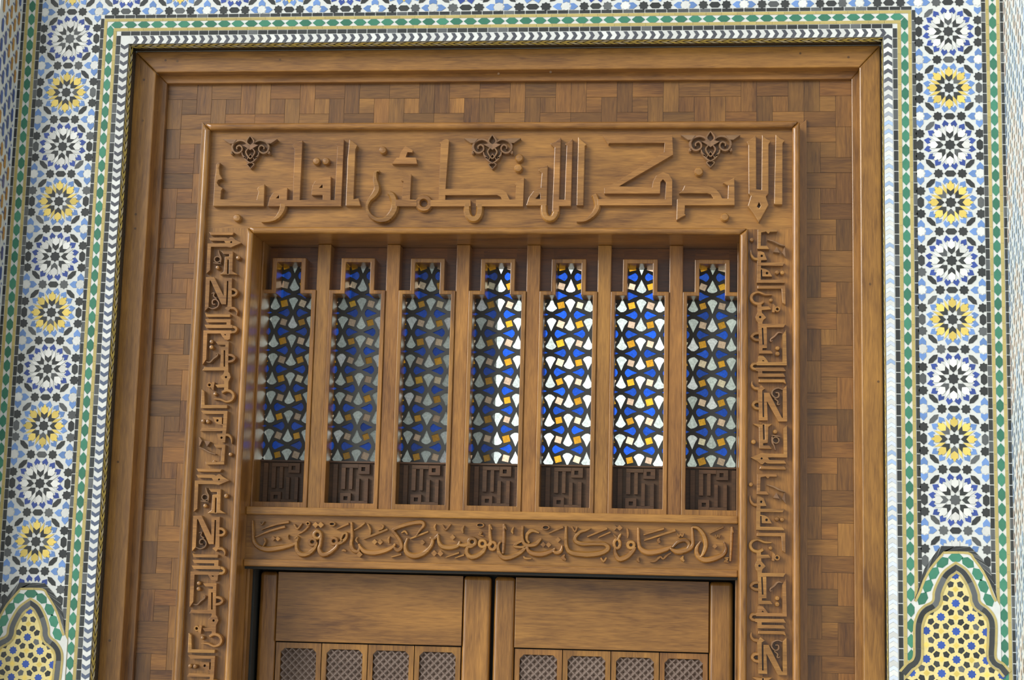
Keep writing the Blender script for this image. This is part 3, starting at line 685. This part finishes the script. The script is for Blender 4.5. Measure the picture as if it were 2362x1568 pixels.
    cv.poly(Q((488, 1175), (627, 1180), (612, 1416), (392, 1418), (386, 1384), (470, 1384), (490, 1362), (515, 1388), (572, 1378), (586, 1216), (512, 1216))); cv.done()
    dome(cv, s2(685, 1295), 24 * ks)
    cv.poly(Q((308, 1078), (345, 1130), (312, 1200))); cv.poly(Q((372, 1130), (445, 1142), (405, 1200))); cv.brush(D((305, 1212, 8), (365, 1232, 22), (430, 1268, 22), (505, 1292, 10))); cv.done('flower_ornament', STAIN)
PER = 4.192
left = board('inscription_board', 'tall narrow carved board with angular lettering left of the windows and doors', [(nx0, px0, Z0, pz)], YB, 'z')
right = board('inscription_board', 'tall narrow carved board with angular lettering right of the windows and doors', [(px1, nx1, Z0, pz)], YB, 'z')
for r in range(2):
    phrase(left, lambda q, r=r: (q[0], q[1] - r * PER), r)
    phrase(right, lambda q, r=r: (15.452 - q[0], -13.007 - q[1] - r * PER), r)
# ---- flowing script over the door leaves
low = board('inscription_board', 'narrow carved board with flowing cursive lettering directly above the door leaves', [(qx0, qx1, -10.2, -9.42)], YE, 'x')
EH = .105
cv = Carver(low, YE, EH)
fa = mapper(560, 1160, 3.937, YE - EH); fb = mapper(1120, 1160, 3.81, YE - EH)
A, BA = place(fa, 1.18 / (3.937 * 122)); _, BB = place(fb, 1.18 / (3.81 * 122)); ka, kb = 1 / (3.937 * 122), 1 / (3.81 * 122)
def ring(f, k, cx, cy, r, w, ry=None): cv.brush([(*f(cx + r * math.cos(a), cy + (ry or r) * math.sin(a)), w * k) for a in [q * .785 for q in range(8)]], True, 2)
def dia(f, cx, cy, r): cv.poly([f(cx - r, cy), f(cx, cy + r), f(cx + r, cy), f(cx, cy - r)])
def mark(B_, *S):
    for s_ in S: cv.brush(B_(*s_), n=4, h=EH * .8)
    cv.done('vowel_mark')
def dots(f, cx, cy, r):
    dia(f, cx - r, cy, r); dia(f, cx + r, cy + 2, r); cv.done('carved_dots')
# word by word from the left end
cv.brush(BA((85, 155, 16), (88, 250, 20), (94, 340, 26), (135, 395, 34), (220, 420, 42), (330, 408, 40), (430, 385, 30), (490, 362, 18))); cv.brush(BA((178, 400, 10), (202, 350, 18), (190, 315, 10))); cv.done()
mark(BA, ((165, 240, 12), (290, 195, 18), (415, 170, 22)), ((110, 308, 8), (230, 255, 18), (380, 213, 22)))
mark(BA, ((150, 175, 8), (168, 195, 12), (192, 165, 8))); mark(BA, ((412, 325, 8), (402, 305, 18), (412, 285, 8)))
dots(fa, 295, 322, 22)
cv.brush(BA((470, 322, 12), (495, 312, 26), (482, 360, 26), (490, 430, 32), (535, 468, 40), (605, 452, 34), (655, 400, 28), (668, 355, 24))); ring(fa, ka, 630, 352, 30, 30, 28); cv.done()
cv.brush(BA((712, 290, 24), (702, 370, 26), (690, 420, 30), (722, 468, 38), (785, 452, 34), (845, 400, 26), (862, 350, 24))); ring(fa, ka, 676, 288, 32, 32); cv.done()
ring(fa, ka, 826, 345, 28, 30); cv.brush(BA((850, 370, 26), (895, 355, 30), (935, 318, 26), (940, 275, 22), (910, 280, 20), (890, 325, 18), (905, 345, 16))); cv.done()
mark(BA, ((498, 282, 10), (555, 248, 18), (602, 200, 14))); ring(fa, ka, 590, 185, 15, 14); cv.done('vowel_mark'); mark(BA, ((462, 192, 14), (492, 232, 18), (535, 182, 10)))
dia(fa, 660, 198, 28); dia(fa, 708, 198, 28); cv.done('carved_dots')
ring(fa, ka, 810, 190, 26, 14, 16); cv.done('vowel_mark'); mark(BA, ((848, 235, 12), (958, 186, 18))); mark(BA, ((895, 432, 10), (915, 428, 22), (935, 436, 10)))
cv.brush(BA((985, 172, 18), (990, 300, 26), (982, 370, 28), (1000, 425, 34), (1045, 438, 26), (1062, 385, 14))); cv.done()
cv.brush(BA((1052, 370, 16), (1068, 405, 26), (1110, 442, 36), (1200, 452, 38), (1300, 428, 34), (1365, 395, 24), (1380, 368, 16))); cv.brush(BA((1372, 405, 20), (1405, 428, 32), (1440, 400, 30), (1425, 340, 28), (1385, 280, 28), (1362, 248, 26), (1430, 212, 30), (1540, 182, 32), (1625, 175, 32), (1640, 205, 24), (1605, 250, 16), (1572, 300, 8))); cv.done()
mark(BA, ((1438, 270, 10), (1470, 255, 20), (1492, 285, 10))); mark(BA, ((1008, 245, 12), (1060, 215, 16), (1105, 178, 14))); mark(BA, ((1130, 188, 14), (1152, 235, 20), (1155, 282, 10))); mark(BA, ((1095, 325, 12), (1200, 282, 22), (1312, 238, 18)))
mark(BA, ((1225, 245, 8), (1262, 232, 16), (1272, 205, 16), (1252, 198, 10))); dots(fa, 1222, 352, 25); mark(BA, ((1045, 365, 8), (1025, 335, 20), (1040, 308, 8))); dia(fa, 1060, 466, 28); cv.done('carved_dots')
mark(BA, ((1345, 490, 10), (1435, 464, 18))); mark(BA, ((1325, 362, 10), (1318, 330, 22), (1332, 300, 8)))
cv.brush(BA((1495, 318, 14), (1472, 390, 28), (1492, 455, 38), (1560, 482, 44), (1645, 455, 38), (1708, 390, 30), (1722, 335, 26), (1700, 312, 18))); cv.brush(BA((1700, 318, 20), (1735, 322, 26), (1762, 300, 22), (1775, 278, 14))); cv.brush(BA((1772, 290, 18), (1778, 350, 26), (1810, 395, 36), (1880, 404, 38), (1950, 388, 30), (1970, 345, 14))); cv.brush(BA((1960, 378, 20), (2010, 385, 32), (2050, 372, 24))); ring(fa, ka, 2082, 352, 32, 34); cv.done()
mark(BA, ((1520, 322, 12), (1600, 290, 18), (1682, 258, 14))); dia(fa, 1630, 356, 25); cv.done('carved_dots'); dia(fa, 1905, 310, 25); cv.done('carved_dots'); dots(fa, 1766, 455, 28)
mark(BA, ((1842, 492, 10), (1962, 450, 18))); mark(BA, ((1925, 498, 10), (2008, 470, 16))); mark(BA, ((1750, 245, 10), (1738, 215, 18), (1752, 188, 8))); mark(BA, ((1808, 198, 14), (1840, 240, 18), (1885, 190, 12))); mark(BA, ((2000, 270, 10), (1990, 240, 24), (2008, 202, 8)))
cv.brush(BA((2118, 365, 20), (2075, 395, 24), (2040, 400, 28), (2032, 450, 32), (2070, 490, 40), (2130, 478, 38), (2185, 435, 32), (2205, 385, 26))); ring(fa, ka, 2175, 368, 30, 30); cv.done()
ring(fa, ka, 2266, 388, 30, 32, 34); cv.brush(BA((2205, 380, 20), (2250, 372, 28), (2244, 300, 24), (2240, 195, 18))); cv.brush(BA((2240, 195, 18), (2262, 240, 10))); cv.done()
mark(BA, ((2145, 262, 8), (2165, 268, 18), (2145, 285, 18), (2185, 300, 10))); ring(fa, ka, 2155, 200, 32, 14, 18); cv.done('vowel_mark')
# right half
cv.brush(BB((160, 185, 18), (160, 320, 24), (152, 445, 20))); cv.brush(BB((160, 185, 20), (182, 235, 8))); cv.done()
cv.brush(BB((130, 340, 14), (108, 380, 24), (122, 445, 32), (165, 480, 40), (235, 470, 36), (310, 430, 32), (350, 385, 26), (305, 388, 22), (255, 378, 26), (275, 355, 22), (318, 335, 18))); cv.brush(BB((325, 200, 18), (320, 290, 24), (335, 350, 28), (375, 372, 30), (440, 360, 34), (490, 310, 16))); cv.brush(BB((470, 262, 10), (410, 242, 28), (368, 270, 26), (362, 320, 22), (385, 350, 18))); cv.done()
mark(BB, ((240, 268, 10), (230, 245, 20), (246, 208, 8))); ring(fb, kb, 528, 214, 30, 14, 18); cv.done('vowel_mark'); mark(BB, ((552, 265, 12), (680, 210, 18))); mark(BB, ((332, 468, 12), (350, 485, 20), (402, 488, 8)))
cv.brush(BB((365, 358, 16), (372, 412, 28), (420, 445, 38), (500, 450, 40), (580, 422, 30), (612, 396, 16))); cv.brush(BB((592, 420, 18), (625, 438, 30), (662, 420, 28), (672, 372, 12))); cv.done()
dots(fb, 530, 365, 24); dia(fb, 637, 322, 24); cv.done('carved_dots'); mark(BB, ((695, 450, 10), (680, 478, 30), (705, 500, 18)))
cv.brush(BB((708, 200, 18), (705, 300, 24), (712, 385, 28), (750, 435, 36), (850, 452, 42), (960, 450, 42), (1040, 430, 36), (1078, 395, 34), (1045, 360, 30), (950, 358, 28), (850, 358, 32), (795, 338, 32), (788, 300, 26), (830, 255, 24), (880, 240, 18), (925, 222, 8))); cv.done()
mark(BB, ((892, 296, 12), (1068, 222, 18))); mark(BB, ((988, 302, 10), (1098, 254, 16))); mark(BB, ((755, 208, 16), (785, 250, 14), (802, 208, 16))); mark(BB, ((1012, 480, 14), (1036, 512, 18), (1062, 478, 12)))
cv.brush(BB((1138, 385, 16), (1140, 440, 28), (1175, 492, 40), (1245, 470, 36), (1295, 420, 30), (1312, 385, 26))); ring(fb, kb, 1278, 368, 28, 30); cv.done()
ring(fb, kb, 1156, 358, 26, 28, 40); cv.brush(BB((1125, 275, 10), (1150, 305, 22), (1160, 325, 18))); cv.brush(BB((1190, 268, 12), (1172, 300, 20), (1160, 325, 14))); cv.done()
dia(fb, 1132, 216, 26); dia(fb, 1178, 218, 26); cv.done('carved_dots'); mark(BB, ((1242, 222, 12), (1250, 265, 18), (1248, 306, 8)))
cv.brush(BB((1342, 215, 18), (1345, 340, 24), (1362, 400, 34), (1420, 434, 42), (1500, 430, 40), (1590, 405, 34), (1640, 378, 14))); cv.brush(BB((1622, 398, 18), (1690, 428, 42), (1780, 405, 40), (1818, 370, 30), (1820, 300, 24), (1815, 210, 16))); cv.brush(BB((1640, 390, 16), (1700, 335, 30), (1762, 328, 30), (1790, 365, 26), (1770, 405, 20))); cv.done()
cv.brush(BB((1815, 212, 16), (1868, 222, 26), (1918, 285, 34), (1936, 370, 34), (1912, 445, 26), (1885, 475, 8))); cv.brush(BB((1892, 335, 12), (1855, 395, 28), (1865, 460, 36), (1925, 500, 42), (2010, 488, 40), (2088, 452, 32), (2112, 405, 24), (2095, 340, 12))); cv.done()
mark(BB, ((1388, 278, 12), (1568, 222, 20))); mark(BB, ((1392, 328, 12), (1668, 238, 22))); mark(BB, ((1688, 268, 8), (1700, 292, 16), (1714, 272, 12), (1728, 292, 16), (1742, 262, 8))); mark(BB, ((1530, 305, 8), (1518, 325, 22), (1530, 348, 24)))
mark(BB, ((1345, 475, 8), (1338, 500, 24), (1352, 516, 12))); mark(BB, ((1445, 512, 10), (1490, 508, 18), (1535, 472, 18), (1560, 490, 14), (1590, 462, 18), (1632, 435, 8))); mark(BB, ((1738, 462, 8), (1728, 490, 26), (1745, 510, 16)))
dia(fb, 2015, 380, 22); cv.done('carved_dots'); mark(BB, ((2018, 278, 8), (2030, 300, 16), (2042, 282, 12), (2052, 300, 14), (2062, 275, 8))); mark(BB, ((1968, 266, 10), (2092, 208, 16)))
cv.brush(BB((2165, 208, 18), (2160, 350, 22), (2152, 512, 16))); cv.brush(BB((2165, 208, 18), (2178, 262, 8))); cv.done()
mark(BB, ((2138, 482, 8), (2105, 480, 14), (2128, 497, 14), (2100, 512, 14), (2135, 518, 8)))
def scaled(k, f):
    gx, gz = sum(p[0] for p in k) / len(k), sum(p[1] for p in k) / len(k); return [(gx + (x - gx) * f, gz + (z - gz) * f) for x, z in k]
def near(a, b):
    if max(p[0] for p in a) < min(p[0] for p in b) - .02 or min(p[0] for p in a) > max(p[0] for p in b) + .02 or max(p[1] for p in a) < min(p[1] for p in b) - .02 or min(p[1] for p in a) > max(p[1] for p in b) + .02: return False
    A_, B_ = scaled(a, 1.07), scaled(b, 1.07)
    if any(inside(p, B_) for p in A_) or any(inside(p, A_) for p in B_): return True
    cr = lambda o, p, q: (p[0] - o[0]) * (q[1] - o[1]) - (p[1] - o[1]) * (q[0] - o[0])
    for i in range(len(A_)):
        for j in range(len(B_)):
            p, q, r, t = A_[i - 1], A_[i], B_[j - 1], B_[j]
            if cr(p, q, r) * cr(p, q, t) < 0 and cr(r, t, p) * cr(r, t, q) < 0: return True
    return False
def plate(loop, holes):
    """True when the plate with these holes can be filled cleanly"""
    L = [loop] + [h if area2(h) < 0 else h[::-1] for h in holes]; flat = [p for l in L for p in l]
    got = sum(abs(area2([flat[i] for i in t])) for t in tessellate_polygon([[Vector((x, z, 0)) for x, z in l] for l in L]))
    return abs(got - (abs(area2(loop)) - sum(abs(area2(h)) for h in holes))) < .02
# ---------------------------------------------------------------- seven stained-glass windows
gW, gB, gA, gP = lin(236, 244, 236), lin(30, 92, 216), lin(244, 176, 44), lin(250, 214, 180)
ORD = ['leftmost of the seven stained-glass windows above the door', 'second stained-glass window from the left above the door', 'third stained-glass window from the left above the door',
       'middle one of the seven stained-glass windows above the door', 'third stained-glass window from the right above the door', 'second stained-glass window from the right above the door', 'rightmost of the seven stained-glass windows above the door']
TMO = [(-.513, -9.285), (.513, -9.285), (.513, -5.345), (.308, -5.345), (.308, -4.762), (-.308, -4.762), (-.308, -5.345), (-.513, -5.345)]
TMI = [(-.436, -9.17), (.436, -9.17), (.436, -5.417), (.224, -5.417), (.224, -4.84), (-.224, -4.84), (-.224, -5.417), (-.436, -5.417)]
KITE = [(0, .134), (.050, .018), (.094, -.056), (.072, -.088), (.024, -.116), (-.024, -.116), (-.072, -.088), (-.094, -.056), (-.050, .018)]
DX, DZ = .337, .3465
for i, c in enumerate(WX):
    e = tag(empty('window_%d' % (i + 1), 0, 0, 0), ORD[i], 'window', 'stained-glass windows over the door', 'structure')
    e.location = W(c, YN, -9.28); bpy.context.view_layer.update()
    sh = lambda L: [(c + x, z) for x, z in L]
    mb = MB(); mb.extr(sh(TMO), YN - .03, 1.75, wt(.04, .95), 'z', [sh(TMI)]); part(mb, 'window_frame', WOOD, e, .012)
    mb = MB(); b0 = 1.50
    mb.rect(c - .514, c - .30, -5.35, qz - .004, b0, 1.75, (.60, .46, .36), 'x'); mb.rect(c + .30, c + .514, -5.35, qz - .004, b0, 1.75, (.60, .46, .36), 'x'); mb.rect(c - .30, c + .30, -4.77, qz - .004, b0, 1.75, (.64, .48, .38), 'x')  # recess shade painted in: same wood, darker and redder
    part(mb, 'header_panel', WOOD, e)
    # glass: pieces set in a dark came plate
    holes, pcs = [], []
    gx = c + .012
    for a in range(-2, 3):
        for b in range(-1, 13):
            nx, nzz = gx + a * DX, -5.697 - (b - 3) * DZ
            n_t = (a + b + 1) % 2 == 0          # tips of the upright kites meet here
            # upright kite between this node and the one below
            if abs(a) <= 1:
                k = [(nx + x * (1 + random.uniform(-.1, .1)), nzz - DZ / 2 + (z if n_t else -z) * random.uniform(.94, 1.06)) for x, z in KITE]
                pcs.append((k, gW))
            if a < 2:
                # lying kite between this node and the next to the right; tip away from n_t nodes
                k = [(nx + DX / 2 + (z if n_t else -z) * .90, nzz + x * .86 * random.uniform(.92, 1.05)) for x, z in KITE]
                pcs.append((k, gB))
                q = random.uniform(.055, .064); an = (.3 if (a + b) % 2 else -.3) + random.uniform(-.08, .08)
                k = [(nx + DX / 2 + x, nzz - DZ / 2 + z) for x, z in rotp([(-q, -q), (q, -q), (q, q), (-q, q)], an)]
                pcs.append((k, gA if (a + b) % 2 else gP))
    mb = MB(); pm = MB()
    for k, col in pcs:
        k = clipx(k, c - .595, c + .595); k = k and clipx(k, -8.60, -4.60, 1)
        if not k or abs(area2(k)) < .002: continue
        for _ in range(8):
            if not any(near(k, h) for h in holes): break
            k = scaled(k, .93)
        else: continue
        mb.extr(k, YG + .008, YG + .022, jit(col, .3 if col != gW else .22), mat=0, back=False); holes.append(k)
    ol = [(c - .61, -8.62), (c + .61, -8.62), (c + .61, -4.58), (c - .61, -4.58)]
    for _ in range(12):
        if plate(ol, holes): break
        holes = [scaled(h, random.uniform(.97, .995)) for h in holes]
    pm.extr([(c - .61, -8.62), (c + .61, -8.62), (c + .61, -4.58), (c - .61, -4.58)], YG - .012, YG + .03, 1, 'x', holes)
    part(pm, 'came', CAME, e); part(mb, 'stained_glass', GLASS, e)
    # lettered panel under the glass
    mb = MB(); mb.rect(c - .45, c + .45, -9.2, -8.405, YG - .10, 1.75, wt(.04, .9), 'x')
    pn = part(mb, 'lettered_panel', SHADEW, e)
    lp = MB(); s_ = 4.1275
    def lr(x0, x1, y0, y1, hole=None):
        f = lambda x, y: (c - .436 + (x - 905) / 415 * .872, -8.405 - (y - 842) / 418 * .775)
        hs = [[f(hole[0], hole[2]), f(hole[1], hole[2]), f(hole[1], hole[3]), f(hole[0], hole[3])]] if hole else []
        lp.extr([f(x0, y1), f(x1, y1), f(x1, y0), f(x0, y0)], YG - .165, YG - .09, wt(.03, 1.0), 'x', hs)
    lr(945, 982, 872, 1262); lr(1288, 1322, 872, 1262)
    lr(1015, 1160, 870, 906); lr(1015, 1050, 904, 1112); lr(1083, 1112, 904, 1112); lr(1158, 1256, 870, 964, (1185, 1218, 898, 936))
    lr(1143, 1172, 1008, 1224); lr(1217, 1247, 1005, 1224); lr(1100, 1247, 1222, 1252); lr(1010, 1102, 1150, 1252, (1040, 1075, 1180, 1217))
    lr(905, 1320, 842, 858)
    part(lp, 'lettering', SHADEW, pn)
# ---------------------------------------------------------------- two door leaves
def leaf(n, x0, x1, sx0, sx1, lab):
    """leaf from x0 to x1; its board and lattice field from sx0 to sx1"""
    e = tag(empty('door_%d' % n, 0, 0, 0), lab, 'door', None, 'structure'); e.location = W((x0 + x1) / 2, YL, Z0); bpy.context.view_layer.update()
    ZT_, ZB_, ZP = -10.385, -11.600, -13.7
    for a, b in ((x0, sx0), (sx1, x1)):
        mb = MB(); mb.rect(a, b, Z0 + .06, ZT_, YL, YL + .28, wt(.03, .98), 'z'); part(mb, 'stile', WOOD, e, .07)
    mb = MB(); mb.rect(sx0 + .006, sx1 - .006, ZB_, ZT_ - .004, YL + .004, YL + .26, wt(.02, .95), 'x'); part(mb, 'top_board', WOOD, e, .008)
    mb = MB(); mb.rect(sx0 + .006, sx1 - .006, Z0 + .06, ZP, YL + .004, YL + .26, wt(.02, .95), 'x'); part(mb, 'bottom_board', WOOD, e, .008)
    mb = MB(); mb.rect(sx0, sx1, ZP, ZB_, YL + .22, YL + .25, 1, 'x'); part(mb, 'backing', BLACK, e)
    w = (sx1 - sx0 - .02) / 4
    for k in range(4):
        a, b = sx0 + .016 + k * w, sx0 + .016 + (k + 1) * w - .014; z1, z0 = ZB_ - .022, ZP + .02
        ia, ib, jz1, jz0, c = a + .085, b - .085, z1 - .095, z0 + .09, .07
        hole = [(ia, jz0 + c), (ia + c, jz0), (ib - c, jz0), (ib, jz0 + c), (ib, jz1 - c), (ib - c, jz1), (ia + c, jz1), (ia, jz1 - c)]
        mb = MB(); mb.extr([(a, z0), (b, z0), (b, z1), (a, z1)], YL + .05, YL + .24, wt(.05, .92), 'z', [hole]); pf = part(mb, 'lattice_panel', WOOD, e)
        # carved diamond lattice
        lb = MB(); px = .131; q = px / 2; yb, yt, bw = YL + .150, YL + .085, .011
        nxn = int((ib - ia) / q) + 3; nzn = int((jz1 - jz0) / q) + 3
        ct = .95
        for ii in range(-1, nxn):
            for jj in range(-1, nzn):
                if (ii + jj) % 2: continue
                cx, cz = ia + ii * q, jz1 - jj * q
                if cx < ia - q or cx > ib + q or cz < jz0 - q: continue
                apex = (cx, yb, cz); C4 = [(cx - q, yt, cz), (cx, yt, cz - q), (cx + q, yt, cz), (cx, yt, cz + q)]
                for m in range(4):
                    A_, B_ = C4[m], C4[(m + 1) % 4]
                    T = [(A_[0], A_[2], A_[1]), (B_[0], B_[2], B_[1]), (cx, cz, yb)]
                    mid = [(p[0] * .86 + cx * .14, p[1] * .86 + cz * .14, yt) for p in T[:2]]
                    for poly in ([T[0], T[1], mid[1], mid[0]], [mid[0], mid[1], (cx, cz, yb)]):
                        Pq = clip3(poly, ia, ib, jz0, jz1)
                        if Pq: lb.face([(p[0], p[2], p[1]) for p in Pq], (ct, ct, ct), lambda p: (p[0], p[2]))
        part(lb, 'diamond_lattice', GREYW, pf)
    return e
def clip3(P, xa, xb, za, zb):
    for ax, side, lim in ((0, 1, xa), (0, -1, xb), (1, 1, za), (1, -1, zb)):
        out = []
        for i in range(len(P)):
            a, b = P[i], P[(i + 1) % len(P)]
            ia, ib = side * (a[ax] - lim) >= 0, side * (b[ax] - lim) >= 0
            if ia: out.append(a)
            if ia != ib:
                t = (lim - a[ax]) / (b[ax] - a[ax]); out.append(tuple(p + (q - p) * t for p, q in zip(a, b)))
        P = out
        if len(P) < 3: return None
    return P
leaf(1, 3.60, 7.728, 3.918, 7.240, 'left wooden door leaf with carved diamond lattice panels')
leaf(2, 7.792, 11.94, 8.158, 11.530, 'right wooden door leaf with carved diamond lattice panels')
# ---------------------------------------------------------------- floor, and walls added to shape the brightness behind the windows
mb = MB(); mb.box(-60, 75, -70, 110, Z0 - .6, Z0, mat=0); tag(mb.build('floor', STONE), 'stone paving in front of the doorway', 'floor', kind='structure')
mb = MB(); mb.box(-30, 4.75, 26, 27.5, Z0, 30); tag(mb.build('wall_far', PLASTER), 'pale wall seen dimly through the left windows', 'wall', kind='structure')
mb = MB(); mb.box(10.75, 14.5, 30, 33.5, Z0, 30); tag(mb.build('wall_court', plain('pale_plaster', lin(196, 202, 196), 0.85, 0.06, 6)), 'pale wall seen through the rightmost window', 'wall', kind='structure')  # pillar added behind the glass so the rightmost window looks greyer
